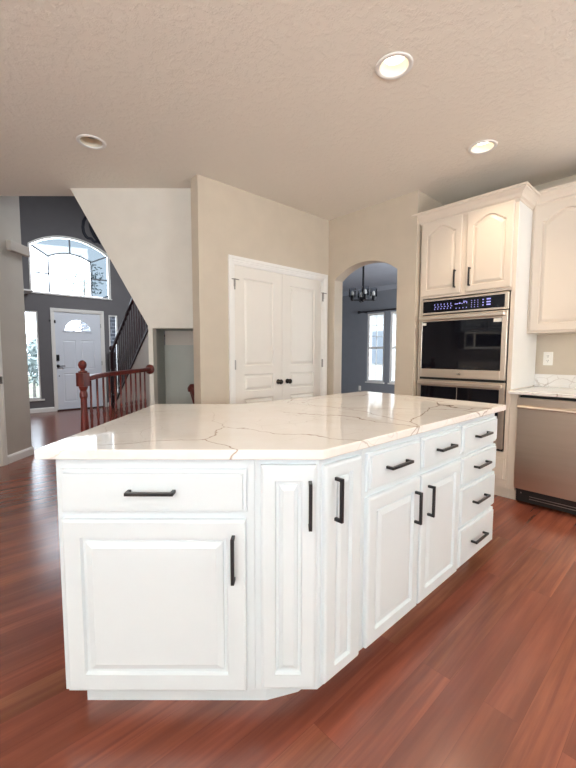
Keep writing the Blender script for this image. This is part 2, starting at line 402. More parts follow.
# pale wall under the upper stairs, cut on the slope, with the opening over the lower stairs
bm = bmesh.new(); yprism(bm, [(-2.02, 2.74), (-1.332, 1.477), (-1.332, 1.456), (-0.72, 1.456), (-0.72, 2.74)], 0, 0.10)
box(bm, -1.332, -1.29, 0, 0.10, 0, 1.456)
placed(struct('wall_stair', bm, 'white_wall'), rn(0, 3.66), RZA)
bm = bmesh.new(); box(bm, -1.33, -1.29, 0.10, 0.34, 0, 1.5); box(bm, -1.33, -0.5, 0.34, 0.42, 0, 1.305)
box(bm, -1.33, -0.7, 0.10, 0.42, 1.456, 1.5)
placed(struct('wall_niche', bm, 'niche'), rn(0, 3.66), RZA)
bm = bmesh.new(); box(bm, -1.29, -0.5, 0.37, 0.42, 1.306, 1.455); placed(struct('wall_niche_upper', bm, 'left_wall'), rn(0, 3.66), RZA)
# left wall beside the foyer, with a door casing at its near end
bm = bmesh.new(); wall_plane(bm, 1.0, 4.53, 0, FOY, 0, 0.12, [(3.2, 4.05, -1, 2.07, 0)])
lw = placed(struct('wall_left', bm, 'left_wall'), rn(-3.09, 0), AZ)
q1 = rn2(-3.09, 1.0)
# room behind the camera
bm = bmesh.new(); wall_plane(bm, -3.0, 1.7, 0, CZ, 0, 0.12, [(-2.0, -0.6, 0.85, 2.05, 0)])
placed(struct('wall_rear_left', bm, 'beige'), (-3.63, 0, 0), PI / 2)
bm = bmesh.new(); wall_plane(bm, -3.75, 4.2, 0, CZ, -3.30, -3.18, [(-2.65, -1.15, 0.85, 2.05, 0), (2.45, 3.35, 1.1, 2.0, 0)])
struct('wall_rear', bm, 'beige')
bm = bmesh.new(); dx, dy = q1[0] + 3.63, q1[1] - 1.7
prism(bm, [(-3.75, 1.6), (-3.60, 1.6), (q1[0] + 0.05, q1[1] - 0.05), (q1[0] - 0.05, q1[1] + 0.1)], 0, CZ) if abs(dx) > 0.01 else None
struct('wall_rear_corner', bm, 'beige')
# foyer
EW = [(1.27, 1.51, 0.28, 2.075, 0), (1.79, 2.71, -1, 2.10, 0), (2.875, 3.07, 0.28, 2.09, 0), (1.41, 2.93, 2.445, 3.40, 0.26)]
bm = bmesh.new(); wall_plane(bm, 0.3, 4.0, 0, FOY, 9.22, 9.36, EW); struct('wall_entry', bm, 'grey')
struct('wall_foyer_left', B(0.62, 0.74, 5.45, 9.22, 0, FOY), 'grey')
struct('wall_foyer_right', B(3.9, 4.0, 6.5, 9.22, 0, FOY), 'grey')
struct('wall_foyer_back', B(3.4, 3.5, 3.2, 6.4, 0, FOY), 'grey')
bm = bmesh.new(); box(bm, -3.15, -0.1, 0, 0.1, CZ + 0.3, FOY); placed(struct('wall_foyer_over_kitchen', bm, 'grey'), rn(0, 3.84), RZA)
struct('wall_foyer_over_pantry', B(2.6, 3.5, 3.1, 3.2, CZ, FOY), 'grey')
struct('wall_stairs_end', B(3.4, 4.0, 6.4, 6.5, 0, FOY), 'grey')
# dining room
bm = bmesh.new(); wall_plane(bm, -6.5, -1.9, 0, CZ, 0, 0.12, [(-5.46, -4.985, 0.565, 2.16, 0), (-4.84, -4.365, 0.565, 2.16, 0)])
placed(struct('wall_dining', bm, 'slate'), (7.5, 0, 0), -PI / 2)
struct('wall_dining_left', B(3.5, 7.5, 6.4, 6.5, 0, CZ), 'slate')
bm = bmesh.new(); wall_plane(bm, 4.2, 7.5, 0, CZ, 1.9, 2.0, [(4.95, 6.65, 0.7, 2.2, 0)]); struct('wall_dining_right', bm, 'slate')  # opening added only for the dining fill lamp
# baseboards
def base(name, loc, rz, x0, x1):
    bm = bmesh.new(); xprism(bm, [(0, 0), (-0.014, 0), (-0.014, 0.07), (-0.009, 0.085), (-0.004, 0.092), (0, 0.095)], x0, x1)
    placed(struct(name, bm, 'trim'), loc, rz)
base('baseboard_left', rn(-3.09, 0), AZ, 4.12, 4.545)
base('baseboard_entry', (0, 9.22, 0), 0, 0.74, 1.73)
base('baseboard_entry_right', (0, 9.22, 0), 0, 2.79, 2.84)
base('baseboard_pantry', (0, 3.02, 0), 0, 1.70, 1.99)
base('baseboard_dining', (7.5, 0, 0), -PI / 2, -6.4, -2.0)
bm = bmesh.new(); xprism(bm, [(0, 0), (-0.09, 0), (-0.08, -0.02), (-0.03, -0.07), (0, -0.09)], -6.4, -2.0)
placed(struct('trim_dining_crown', bm, 'dining_ceiling'), (7.5, 0, CZ), -PI / 2)
# door casings
def casing(name, loc, rz, x0, x1, ztop, w=0.062, t=0.018, jamb=0.12, parent=None):
    bm = bmesh.new()
    prof = [(0, 0), (0.010, -0.3 * t), (0.018, -0.55 * t), (0.030, -0.5 * t), (0.046, -0.95 * t), (w, -t), (w, 0)]
    prof = [(0, 0), (0, -0.010), (0.012, -0.010), (0.016, -0.014), (0.03, -0.013), (0.036, -0.019), (w, -0.019), (w, 0)]
    # left leg, head, right leg with mitred corners
    rings = []
    for (cx, cz, sx, sz) in ((x0, 0, -1, 0), (x0, ztop, -1, 1), (x1, ztop, 1, 1), (x1, 0, 1, 0)):
        rings.append([bm.verts.new((cx + sx * d, y, cz + sz * d)) for d, y in prof])
    n = len(prof)
    for a, b in zip(rings, rings[1:]):
        for i in range(n): bm.faces.new((a[i], a[(i + 1) % n], b[(i + 1) % n], b[i]))
    bm.faces.new(rings[0]); bm.faces.new(rings[-1])
    box(bm, x0 - 0.001, x0 + 0.012, 0, jamb, 0, ztop); box(bm, x1 - 0.012, x1 + 0.001, 0, jamb, 0, ztop); box(bm, x0, x1, 0, jamb, ztop - 0.012, ztop + 0.001)
    o = struct(name, bm, 'trim'); placed(o, loc, rz); return o
casing('trim_pantry_casing', (0, 3.02, 0), 0, 2.060, 3.285, 2.058)
casing('trim_entry_casing', (0, 9.22, 0), 0, 1.792, 2.708, 2.098, w=0.062)
casing('trim_left_casing', rn(-3.09, 0), AZ, 3.205, 4.045, 2.065)

# ---------------------------------------------------------------- pantry double doors
def slab_panels(bm, x0, x1, z0, z1, yf, t, panels, depth=0.008):
    """door slab whose face carries raised moulded panels (one mesh); the face is split into strips round the panels"""
    panels = sorted(panels, key=lambda p: p[2])
    xs = sorted({x0, x1, *[p[0] for p in panels], *[p[1] for p in panels]})
    zs = sorted({z0, z1, *[p[2] for p in panels], *[p[3] for p in panels]})
    V = {}
    def v(x, z):
        k = (round(x, 5), round(z, 5))
        if k not in V: V[k] = bm.verts.new((x, yf, z))
        return V[k]
    for xa, xb in zip(xs, xs[1:]):
        for za, zb in zip(zs, zs[1:]):
            mx, mz = (xa + xb) / 2, (za + zb) / 2
            if not any(p[0] < mx < p[1] and p[2] < mz < p[3] for p in panels):
                bm.faces.new((v(xa, za), v(xb, za), v(xb, zb), v(xa, zb)))
    for a, b, c, d in panels:
        L = [rect_loop(a + i, b - i, c + i, d - i, yf + q, 0, 1) for i, q in ((0, 0), (0.008, depth), (0.018, depth), (0.036, 0.002))]
        rings = [[bm.verts.new(p) for p in l] for l in L]
        for r0, r1 in zip(rings, rings[1:]):
            for i in range(4): bm.faces.new((r0[i], r0[(i + 1) % 4], r1[(i + 1) % 4], r1[i]))
        bm.faces.new(rings[-1])
    for (xa, za), (xb, zb) in (((x0, z0), (x1, z0)), ((x1, z0), (x1, z1)), ((x1, z1), (x0, z1)), ((x0, z1), (x0, z0))):
        bm.faces.new([bm.verts.new(p) for p in ((xa, yf, za), (xb, yf, zb), (xb, yf + t, zb), (xa, yf + t, za))])
    bm.faces.new([bm.verts.new(p) for p in ((x0, yf + t, z0), (x1, yf + t, z0), (x1, yf + t, z1), (x0, yf + t, z1))])
def knob(parent, x, z, yf, mat='bronze', r=0.027):
    bm = bmesh.new()
    lathe(bm, [(0.004, yf), (0.026, yf), (0.026, yf - 0.006), (0.012, yf - 0.010), (0.010, yf - 0.028), (0.020, yf - 0.034), (r, yf - 0.045), (0.022, yf - 0.056), (0.008, yf - 0.060)], 20, (x, 0, z), 'Y')
    return obj('knob', bm, mat, parent, smooth=True)
def hinge(parent, x, z, yf, side, stop=False):
    bm = bmesh.new(); tube(bm, (x, yf - 0.006, z - 0.045), (x, yf - 0.006, z + 0.045), 0.006, 8); box(bm, x - 0.012, x + 0.012, yf - 0.003, yf, z - 0.045, z + 0.045)
    if stop:
        tube(bm, (x - 0.035, yf - 0.012, z + 0.048), (x + 0.04, yf - 0.020, z + 0.046), 0.005, 8); tube(bm, (x, yf - 0.006, z - 0.02), (x, yf - 0.006, z + 0.055), 0.010, 8)
    return obj('hinge', bm, 'nickel', parent)
for nm, xa, xb, px, kx, hx, lab in (('l', 2.073, 2.672, (2.182, 2.555), 2.620, 2.064, 'left of the two white panelled pantry doors, round dark knob near right edge'),
                                 ('r', 2.676, 3.272, (2.790, 3.165), 2.748, 3.281, 'right of the two white panelled pantry doors, round dark knob near left edge')):
    t = thing('pantry_door', lab, 'door', (xa if nm == 'l' else xb, 3.033, 0), 0, 'pantry doors')
    X = t.location.x
    bm = bmesh.new(); slab_panels(bm, xa - X, xb - X, 0.012, 2.045, 0, 0.035, [(px[0] - X, px[1] - X, 1.095, 1.935), (px[0] - X, px[1] - X, 0.845, 1.015), (px[0] - X, px[1] - X, 0.2, 0.775)], 0.013)
    obj('door_slab', bm, 'door', t)
    knob(t, kx - X, 0.924, 0)
    hinge(t, hx - X, 1.86, -0.017, 0, True); hinge(t, hx - X, 1.11, -0.017, 0); hinge(t, hx - X, 0.25, -0.017, 0)

# ---------------------------------------------------------------- entry door, windows of the foyer
t = thing('entry_door', 'white panelled front door with fan-shaped glass light', 'door', (1.80, 9.24, 0))
bm = bmesh.new()
def xx(v): return v - 1.80
slab_panels(bm, 0.006, 0.895, 0.012, 1.62, 0, 0.045,
    [(xx(1.93), xx(2.19), 0.88, 1.50), (xx(2.29), xx(2.56), 0.88, 1.50), (xx(1.93), xx(2.19), 0.18, 0.79), (xx(2.29), xx(2.56), 0.18, 0.79)])
wall_plane(bm, 0.006, 0.895, 1.62, 2.085, 0, 0.045, [(xx(2.24) - 0.255, xx(2.24) + 0.255, 1.695, 1.70, 0.235, 'e')])
obj('door_slab', bm, 'entry_door', t)
# fan light: clear glass pane set in the door face
def fan_pts(rx, rz, k=24): return [(math.cos(PI * i / k) * rx, math.sin(PI * i / k) * rz) for i in range(k + 1)]
bm = bmesh.new(); A = fan_pts(0.285, 0.265); Bp = fan_pts(0.25, 0.235)
cx, cz = xx(2.24), 1.69
ra = [bm.verts.new((cx + a, -0.012, cz + b - 0.0)) for a, b in A]; rb = [bm.verts.new((cx + a, -0.012, cz + 0.012 + b)) for a, b in Bp]
rc = [bm.verts.new((cx + a, 0.0, cz + b)) for a, b in A]
for i in range(24): bm.faces.new((ra[i], ra[i + 1], rb[i + 1], rb[i])); bm.faces.new((ra[i], rc[i], rc[i + 1], ra[i + 1]))
box(bm, cx - 0.285, cx + 0.285, -0.014, 0, cz - 0.02, cz + 0.012)
for ang in (36, 72, 108, 144):
    a = math.radians(ang); ca, sa = math.cos(a), math.sin(a)
    sweep(bm, [(cx + 0.085 * ca, -0.008, cz + 0.08 * sa), (cx + 0.25 * ca, -0.008, cz + 0.235 * sa)], 0.022, 0.016, (0, 1, 0))
for i in range(8):
    a0, a1 = PI * i / 8, PI * (i + 1) / 8
    sweep(bm, [(cx + 0.085 * math.cos(a0), -0.008, cz + 0.08 * math.sin(a0)), (cx + 0.085 * math.cos(a1), -0.008, cz + 0.08 * math.sin(a1))], 0.022, 0.016, (0, 1, 0))
fl = obj('fanlight_frame', bm, 'entry_door', t)
obj('fanlight_glass', B(cx - 0.26, cx + 0.26, 0.018, 0.024, 1.69, 1.95), 'glass', fl)
bm = bmesh.new(); box(bm, xx(1.80), xx(1.865), -0.02, 0, 1.06, 1.19); obj('keypad_lock', bm, 'black', t, bevel=0.006)
bm = bmesh.new(); lathe(bm, [(0.001, 0), (0.033, 0), (0.033, -0.012), (0.012, -0.014), (0.012, -0.05)], 16, (xx(1.835), 0, 0.95), 'Y'); box(bm, xx(1.825), xx(1.96), -0.055, -0.04, 0.94, 0.96)
obj('lever_handle', bm, 'black', t, bevel=0.003)
bm = bmesh.new(); lathe(bm, [(0.001, 0), (0.012, 0), (0.01, -0.006)], 10, (xx(1.85), 0, 0.74), 'Y'); obj('peephole', bm, 'black', t)
bm = bmesh.new(); box(bm, xx(1.79), xx(1.82), -0.03, -0.005, 1.85, 1.91); box(bm, xx(1.70), xx(1.73), -0.04, -0.02, 1.88, 1.91); obj('chain_lock', bm, 'black', t)
for z in (0.3, 1.0, 1.83): hinge(t, 0.905, z, -0.012, 0)
o = obj('door_threshold', B(1.78, 2.72, 9.17, 9.30, 0.001, 0.025), 'cherry_shaded'); tag(o, 'dark wooden threshold strip beneath the white front door', 'threshold')
tr = thing('sconce_switch', 'x', 'x'); bpy.data.objects.remove(tr)

def window_unit(name, x0, x1, z0, z1, y, mw=0.03, rz=0, loc=(0, 0, 0), glass='glass', bars=(), depth=0.05, sash=True):
    bm = bmesh.new()
    box(bm, x0, x0 + mw, y, y + depth, z0, z1); box(bm, x1 - mw, x1, y, y + depth, z0, z1); box(bm, x0 + mw, x1 - mw, y, y + depth, z0, z0 + mw); box(bm, x0 + mw, x1 - mw, y, y + depth, z1 - mw, z1)
    for a in bars:
        if a[0] == 'h': box(bm, x0 + mw, x1 - mw, y + 0.012, y + 0.03, a[1] - a[2] / 2, a[1] + a[2] / 2)
        else: box(bm, a[1] - a[2] / 2, a[1] + a[2] / 2, y + 0.012, y + 0.03, a[3], a[4])
    o = struct(name, bm, 'trim'); placed(o, loc, rz)
    g = obj('glass_pane', B(x0 + mw, x1 - mw, y + 0.02, y + 0.024, z0 + mw, z1 - mw), glass, o)
    return o
window_unit('window_1', 1.27, 1.51, 0.28, 2.075, 9.235)
bm = bmesh.new(); box(bm, 1.22, 1.56, 9.19, 9.235, 0.245, 0.28); struct('trim_1', bm, 'trim')
window_unit('window_2', 2.875, 3.07, 0.28, 2.09, 9.235)
# arched window with leaded pattern
bm = bmesh.new()
def seg_arch(x0, x1, zs, rise, k=24, off=0):
    hw = (x1 - x0) / 2; c = (x0 + x1) / 2; R = (hw * hw + rise * rise) / (2 * rise)
    pts = []
    for i in range(k + 1):
        x = x0 + (x1 - x0) * i / k
        z = zs + math.sqrt(max(0, R * R - (x - c) ** 2)) - (R - rise); pts.append((x, z))
    return pts
A = [(1.41, 2.445)] + seg_arch(1.41, 2.93, 3.40, 0.26) + [(2.93, 2.445)]
Ai = [(1.435, 2.465)] + seg_arch(1.435, 2.905, 3.39, 0.25) + [(2.905, 2.465)]
for yy in (9.23, 9.29):
    ra = [bm.verts.new((x, yy, z)) for x, z in A]; rb = [bm.verts.new((x, yy, z)) for x, z in Ai]
    n = len(ra)
    for i in range(n): bm.faces.new((ra[i], ra[(i + 1) % n], rb[(i + 1) % n], rb[i]))
rb1 = [bm.verts.new((x, 9.23, z)) for x, z in Ai]; rb2 = [bm.verts.new((x, 9.29, z)) for x, z in Ai]
for i in range(len(Ai)): bm.faces.new((rb1[i], rb1[(i + 1) % len(Ai)], rb2[(i + 1) % len(Ai)], rb2[i]))
aw = struct('window_3', bm, 'trim')
bm = bmesh.new(); vs = [bm.verts.new((x, 9.262, z)) for x, z in Ai]; bm.faces.new(vs); obj('glass_pane', bm, 'glass', aw)
MAT['lead'] = plain('grey_lead_came', (0.16, 0.18, 0.21, 1), 0.5)
bm = bmesh.new()
ia = seg_arch(1.745, 2.548, 3.205, 0.115, 14)
path = [(1.745, 2.475)] + ia + [(2.548, 2.475)]
for a, b in zip(path, path[1:]): sweep(bm, [(a[0], 9.25, a[1]), (b[0], 9.25, b[1])], 0.026, 0.02, (0, 1, 0))
for a, b in (((1.745, 3.205), (1.455, 3.38)), ((2.548, 3.205), (2.885, 3.38)), ((2.15, 3.32), (2.15, 3.62)), ((1.455, 2.853), (1.745, 2.853)), ((2.548, 2.85), (2.885, 2.86))):
    sweep(bm, [(a[0], 9.25, a[1]), (b[0], 9.25, b[1])], 0.026, 0.02, (0, 1, 0))
obj('lead_came', bm, 'lead', aw)
bm = bmesh.new()   # obscured outer panes of the arched window
top = seg_arch(1.455, 2.885, 3.38, 0.24, 14)
for i in range(14):
    bm.faces.new([bm.verts.new((p[0], 9.256, p[1])) for p in (ia[i], ia[i + 1], top[i + 1], top[i])])
bm.faces.new([bm.verts.new(p) for p in ((2.548, 9.256, 2.475), (2.885, 9.256, 2.475), (2.885, 9.256, 3.38), (2.548, 9.256, 3.205))])
obj('obscured_pane', bm, 'frosted', aw)
bm = bmesh.new()   # slim casing round the arch
for a, b in zip(A[:-1], A[1:]):
    sweep(bm, [(a[0], 9.215, a[1]), (b[0], 9.215, b[1])], 0.022, 0.02, (0, 1, 0))
box(bm, 1.38, 2.96, 9.19, 9.23, 2.425, 2.447)
struct('trim_2', bm, 'trim')
o = obj('plant_ledge', B(0.74, 1.38, 8.75, 9.22, 2.40, 2.43), 'trim'); tag(o, 'small white ledge at the left foot of the arched window', 'ledge')
# emblem on the wall above the window: dark outlines
bm = bmesh.new()
def stroke(pts, w, y=9.205):
    sweep(bm, [(x, y, z) for x, z in pts], w, 0.02, (0, 1, 0))
stroke([(2.60, 4.25), (2.491, 4.171), (2.43, 4.05), (2.413, 3.923), (2.425, 3.82), (2.465, 3.74), (2.504, 3.711), (2.574, 3.712), (2.60, 3.68), (2.632, 3.655), (2.704, 3.676), (2.765, 3.645)], 0.055)
stroke([(2.56, 4.12), (2.575, 4.0), (2.60, 3.88), (2.647, 3.783), (2.70, 3.72), (2.72, 3.67)], 0.08)
stroke([(2.62, 3.92), (2.66, 3.87), (2.64, 3.83), (2.70, 3.80), (2.69, 3.76), (2.76, 3.74)], 0.05)
tag(obj('wall_emblem', bm, 'navy'), 'dark navy outline emblem on the grey wall above the arched window', 'wall decoration')
# doorbell chime on the left wall
t = thing('door_chime', 'white rectangular chime box high on the left wall', 'chime', rn(-3.09, 4.44, 2.40), AZ)
obj('chime_cover', B(-0.16, 0.16, -0.055, 0, -0.055, 0.055), 'chime', t, bevel=0.008)
# dark strike plate of the door at far left
o = obj('strike_plate', B(-0.015, 0.015, -0.024, -0.004, -0.04, 0.04), 'nickel'); placed(o, rn(-3.09, 4.07, 0.93), AZ); tag(o, 'small metal strike plate on the white casing at far left', 'latch plate')
bm = bmesh.new(); slab_panels(bm, 3.222, 4.03, 0.01, 2.05, 0.04, 0.035, [(3.33, 3.92, 1.1, 1.93), (3.33, 3.92, 0.2, 1.0)])
o = struct('door_1', bm, 'door'); placed(o, rn(-3.09, 0), AZ)

# ---------------------------------------------------------------- dining room windows, curtain rod, outlet, chandelier
for i, (a, b) in enumerate(((-5.46, -4.985), (-4.84, -4.365))):
    c = (a + b) / 2 + 0.0
    bars = [('h', 1.36, 0.05)] + [('h', z, 0.012) for z in (1.62, 1.88, 0.96)] + [('v', c, 0.012, 0.6, 2.13)]
    window_unit('window_%d' % (4 + i), a, b, 0.565, 2.16, 0.02, mw=0.045, rz=-PI / 2, loc=(7.5, 0, 0), bars=bars)
    placed(struct('trim_%d' % (4 + i), B(a - 0.02, b + 0.02, -0.03, 0.02, 0.535, 0.565), 'trim'), (7.5, 0, 0), -PI / 2)
t = thing('curtain_rod', 'black curtain rod above the tall dining room windows', 'curtain rod', (7.42, 5.6, 2.2), -PI / 2)
bm = bmesh.new(); tube(bm, (0, 0, 0), (1.6, 0, 0), 0.016, 12); obj('rod', bm, 'black', t)
bm = bmesh.new(); lathe(bm, [(0.004, -0.09), (0.03, -0.075), (0.035, -0.05), (0.025, -0.02), (0.018, 0)], 14, (0, 0, 0), 'X'); obj('finial', bm, 'black', t, smooth=True)
for x in (0.12, 1.45): obj('bracket', B(x - 0.012, x + 0.012, 0.0, 0.08, -0.03, 0.012), 'black', t)
t = thing('wall_outlet', 'white outlet low on the slate dining room wall', 'outlet', (7.5, 5.65, 0.39), -PI / 2)
obj('cover_plate', B(-0.036, 0.036, -0.008, 0, -0.058, 0.058), 'plastic', t, bevel=0.003)
t = thing('chandelier', 'black four-arm chandelier with clear glass shades in the dining room', 'chandelier', (5.2, 3.885, 0), RZA)
bm = bmesh.new(); tube(bm, (0, 0, 2.13), (0, 0, 2.71), 0.017, 10); obj('stem', bm, 'black', t)
bm = bmesh.new(); lathe(bm, [(0.06, 2.74), (0.06, 2.72), (0.02, 2.70)], 16); obj('canopy', bm, 'black', t)
bm = bmesh.new(); lathe(bm, [(0.005, 2.07), (0.03, 2.085), (0.035, 2.12), (0.02, 2.15)], 14); obj('hub', bm, 'black', t, smooth=True)
for k in range(4):
    a = PI / 2 * k; ca, sa = math.cos(a), math.sin(a); R = 0.175
    bm = bmesh.new(); sweep(bm, [(0.02 * ca, 0.02 * sa, 2.10), (R * ca, R * sa, 2.10)], 0.022, 0.022); lathe(bm, [(0.012, 2.085), (0.032, 2.10), (0.032, 2.17), (0.026, 2.175)], 14, (R * ca, R * sa, 0))
    ar = obj('arm', bm, 'black', t)
    bm = bmesh.new(); lathe(bm, [(0.012, 2.16), (0.02, 2.19), (0.022, 2.22), (0.012, 2.25)], 12, (R * ca, R * sa, 0)); obj('bulb', bm, 'plastic', ar, smooth=True)
    bm = bmesh.new(); seg = 18
    r0 = [bm.verts.new((R * ca + 0.055 * math.cos(2 * PI * i / seg), R * sa + 0.055 * math.sin(2 * PI * i / seg), 2.15)) for i in range(seg)]
    r1 = [bm.verts.new((R * ca + 0.055 * math.cos(2 * PI * i / seg), R * sa + 0.055 * math.sin(2 * PI * i / seg), 2.30)) for i in range(seg)]
    for i in range(seg): bm.faces.new((r0[i], r0[(i + 1) % seg], r1[(i + 1) % seg], r1[i]))
    bm.faces.new(r0)
    obj('lamp_shade', bm, 'shade', ar, smooth=False)

# ---------------------------------------------------------------- stairs in the foyer (rise towards the camera)
t = thing('staircase', 'staircase rising from the foyer with a dark wooden stringer', 'staircase', (2.85, 9.0, 0), -PI / 2)
# local x runs up the stairs (world -y), local y is world +x? (rz=-90: x->-y, y->+x)
bm = bmesh.new(); sl = 0.80; L = 2.45
xprism_pts = None
def strip(bm, x0, x1, za, zb, th, y0, y1): yprism(bm, [(x0, za), (x1, zb), (x1, zb + th), (x0, za + th)], y0, y1)
strip(bm, -0.02, L, -0.02, L * sl, 0.05, -0.02, 0.02); obj('stringer', bm, 'cherry_shaded', t, label='dark wooden stringer')
bm = bmesh.new(); yprism(bm, [(0, 0), (L, 0), (L, L * sl - 0.02), (0.02, 0)], 0.0, 0.1); obj('side_panel', bm, 'white_wall', t, label='pale wall under the stringer')
for k in range(9):
    z = 0.2 * (k + 1) - 0.03; x = k * 0.25
    obj('tread', B(x + 0.02, x + 0.30, 0.03, 1.04, z - 0.035, z), 'cherry_shaded', t)
t = thing('stair_railing', 'cherry stair railing, foyer shade in its colour, climbing behind the pale sloped wall', 'railing', (2.85, 9.0, 0), -PI / 2)
bm = bmesh.new(); rs = 0.745
sweep(bm, [(0.0, 0, 1.27), (2.3, 0, 1.27 + 2.3 * rs)], 0.055, 0.06); obj('handrail', bm, 'cherry_shaded', t, bevel=0.012)
bm = bmesh.new(); box(bm, -0.05, 0.05, -0.05, 0.05, 0, 0.28); lathe(bm, [(0.045, 0.28), (0.03, 0.31), (0.045, 0.36), (0.05, 0.6), (0.032, 0.85), (0.045, 0.88)], 14)
box(bm, -0.05, 0.05, -0.05, 0.05, 0.88, 1.24); lathe(bm, [(0.05, 1.24), (0.025, 1.27), (0.055, 1.31), (0.055, 1.35), (0.03, 1.385), (0.005, 1.39)], 14)
obj('newel_post', bm, 'cherry_shaded', t)
bal_proto = None
for k in range(17):
    x = 0.13 + k * 0.125
    zb, zt = x * sl + 0.03, 1.25 + x * rs
    bm = bmesh.new(); h = zt - zb
    lathe(bm, [(0.016, 0), (0.016, 0.12 * h), (0.011, 0.14 * h), (0.020, 0.25 * h), (0.012, 0.55 * h), (0.017, 0.6 * h), (0.012, 0.63 * h), (0.012, h)], 8, (x, 0, zb))
    obj('baluster', bm, 'cherry_shaded', t)

# ---------------------------------------------------------------- railing at the lower stairwell
pN = rn(-1.508, 2.80); pW = rn(-1.322, 3.66)
dv = Vector(pW) - Vector(pN); LR = dv.length; ang = math.atan2(dv.y, dv.x)
t = thing('stairwell_railing', 'red cherry stairwell railing with ball-topped newel beyond the island', 'railing', pN, ang)
NS = 0.76
bm = bmesh.new(); box(bm, -0.033, 0.033, -0.033, 0.033, 0, 0.35)
lathe(bm, [(r * NS, z) for r, z in [(0.040, 0.35), (0.034, 0.37), (0.030, 0.40), (0.040, 0.47), (0.043, 0.55), (0.036, 0.68), (0.029, 0.80), (0.028, 0.88), (0.036, 0.90), (0.034, 0.925), (0.026, 0.94), (0.040, 0.965), (0.042, 0.975)]], 20)
box(bm, -0.033, 0.033, -0.033, 0.033, 0.975, 1.075)
lathe(bm, [(r * NS, z) for r, z in [(0.04, 1.075), (0.042, 1.085), (0.02, 1.092), (0.017, 1.10), (0.03, 1.110), (0.0375, 1.128), (0.038, 1.138), (0.030, 1.154), (0.014, 1.164), (0.001, 1.167)]], 20)
nw = obj('newel_post', bm, 'cherry', t, bevel=0.004)
bm = bmesh.new(); pts = [(0.04, 0, 1.028), (0.10, 0, 1.036), (0.18, 0, 1.044), (0.30, 0, 1.050), (LR - 0.01, 0, 1.066)]
sweep(bm, pts, 0.05, 0.036); obj('handrail', bm, 'cherry', t, bevel=0.012)
bm = bmesh.new(); lathe(bm, [(0.02, LR - 0.03), (0.030, LR - 0.028), (0.046, LR - 0.012), (0.046, LR - 0.001)], 24, (0, 0, 1.066), 'X'); obj('rosette', bm, 'cherry', t, smooth=False)
NB = 11
for k in range(NB):
    x = 0.075 + k * (LR - 0.10) / NB; top = 1.03 + 0.03 * x / LR
    bm = bmesh.new(); lathe(bm, [(0.014, 0), (0.014, 0.14), (0.010, 0.16), (0.016, 0.30), (0.017, 0.38), (0.009, 0.70), (0.013, 0.745), (0.009, 0.765), (0.012, 0.78), (0.008, 0.80), (0.007, top)], 12, (x, 0, 0))
    obj('baluster', bm, 'cherry', t, smooth=True)
# lower handrail end seen through the opening
o = bmesh.new(); sweep(o, [(-0.97, 0.30, 0.86), (-0.90, 0.20, 0.72), (-0.62, -0.0, 0.20)], 0.06, 0.055); lathe(o, [(0.01, 0), (0.045, 0.01), (0.05, 0.05), (0.02, 0.09)], 12, (-0.975, 0.31, 0.82))
o = obj('basement_handrail', o, 'cherry', bevel=0.008); placed(o, rn(0, 3.56), RZA); tag(o, 'red wooden handrail end showing in the grey stair opening', 'handrail')

# ================================================================ ISLAND
P1, P5 = rn2(-0.782, 1.155), rn2(-0.782, 2.235)
P2 = (0.859, 0.78); P3 = (2.443, 0.78); P4 = (2.50, 1.835)
x6 = (2.235 - FW[1] * 1.835) / FW[0]; P6 = (x6, 1.835)
bm = bmesh.new(); prism(bm, [P1, P2, P3, P4, P6, P5], 0.888, 0.920)
o = obj('island_countertop', bm, 'quartz', bevel=0.004); tag(o, 'glossy white veined quartz worktop covering the whole kitchen island', 'countertop')
# left end cabinet: its face looks straight at the camera
NF = 1.185; BZ, TZ = 0.112, 0.888
ZD = (0.718, 0.860)
oA = rn(0, NF)
t = thing('island_cabinet', 'white island cabinet at the near left end, one wide drawer over one door', 'cabinet', oA, RZA, 'island base cabinets')
obj('cabinet_body', B(-0.736, -0.106, 0, 1.0, 0.102, TZ), 'white', t, bevel=0.002)
obj('toe_kick', B(-0.703, -0.106, 0.066, 0.95, 0.0, 0.102), 'white', t)
add_drawer(t, -0.715, -0.130, 0.714, 0.853, 0.150, hx=-0.426)
add_door(t, -0.717, -0.134, 0.112, 0.691, -0.172, 0.569, 0.148, stile=0.060)
# corner unit with its two narrow doors
cornr = (0.8706, 0.81)
t = thing('corner_cabinet', 'white corner cabinet of the island with two narrow tall doors', 'cabinet', oA, RZA, 'island base cabinets')
XC = 1.095
poly = [rn2(-0.106, NF), cornr, (XC, 0.81), (XC, 1.80), rn2(-0.15, 2.185), rn2(-0.106, 2.185)]
bm = bmesh.new(); prism(bm, local_pts(oA, RZA, poly), 0.102, TZ); obj('cabinet_body', bm, 'white', t, bevel=0.002)
toe = [rn2(-0.106, NF + 0.066), rn2(-0.074, NF + 0.066), (0.893, 0.925), (XC, 0.915), (XC, 1.70), rn2(-0.106, 2.1)]
bm = bmesh.new(); prism(bm, local_pts(oA, RZA, toe), 0, 0.102); obj('toe_kick', bm, 'white', t)
add_door(t, -0.085, 0.090, 0.122, 0.868, 0.070, 0.745, 0.150, stile=0.046, rail=0.052)
bm = bmesh.new(); panel_door(bm, 0, 0.185, 0.122, 0.862, stile=0.052, rail=0.042); d = obj('door', bm, 'white', t)
lp = local_pts(oA, RZA, [(0.884, 0.81)])[0]; d.location = (lp[0], lp[1], 0); d.rotation_euler = (0, 0, -RZA)
pull(d, 0.045, 0.745, 0.146, True)
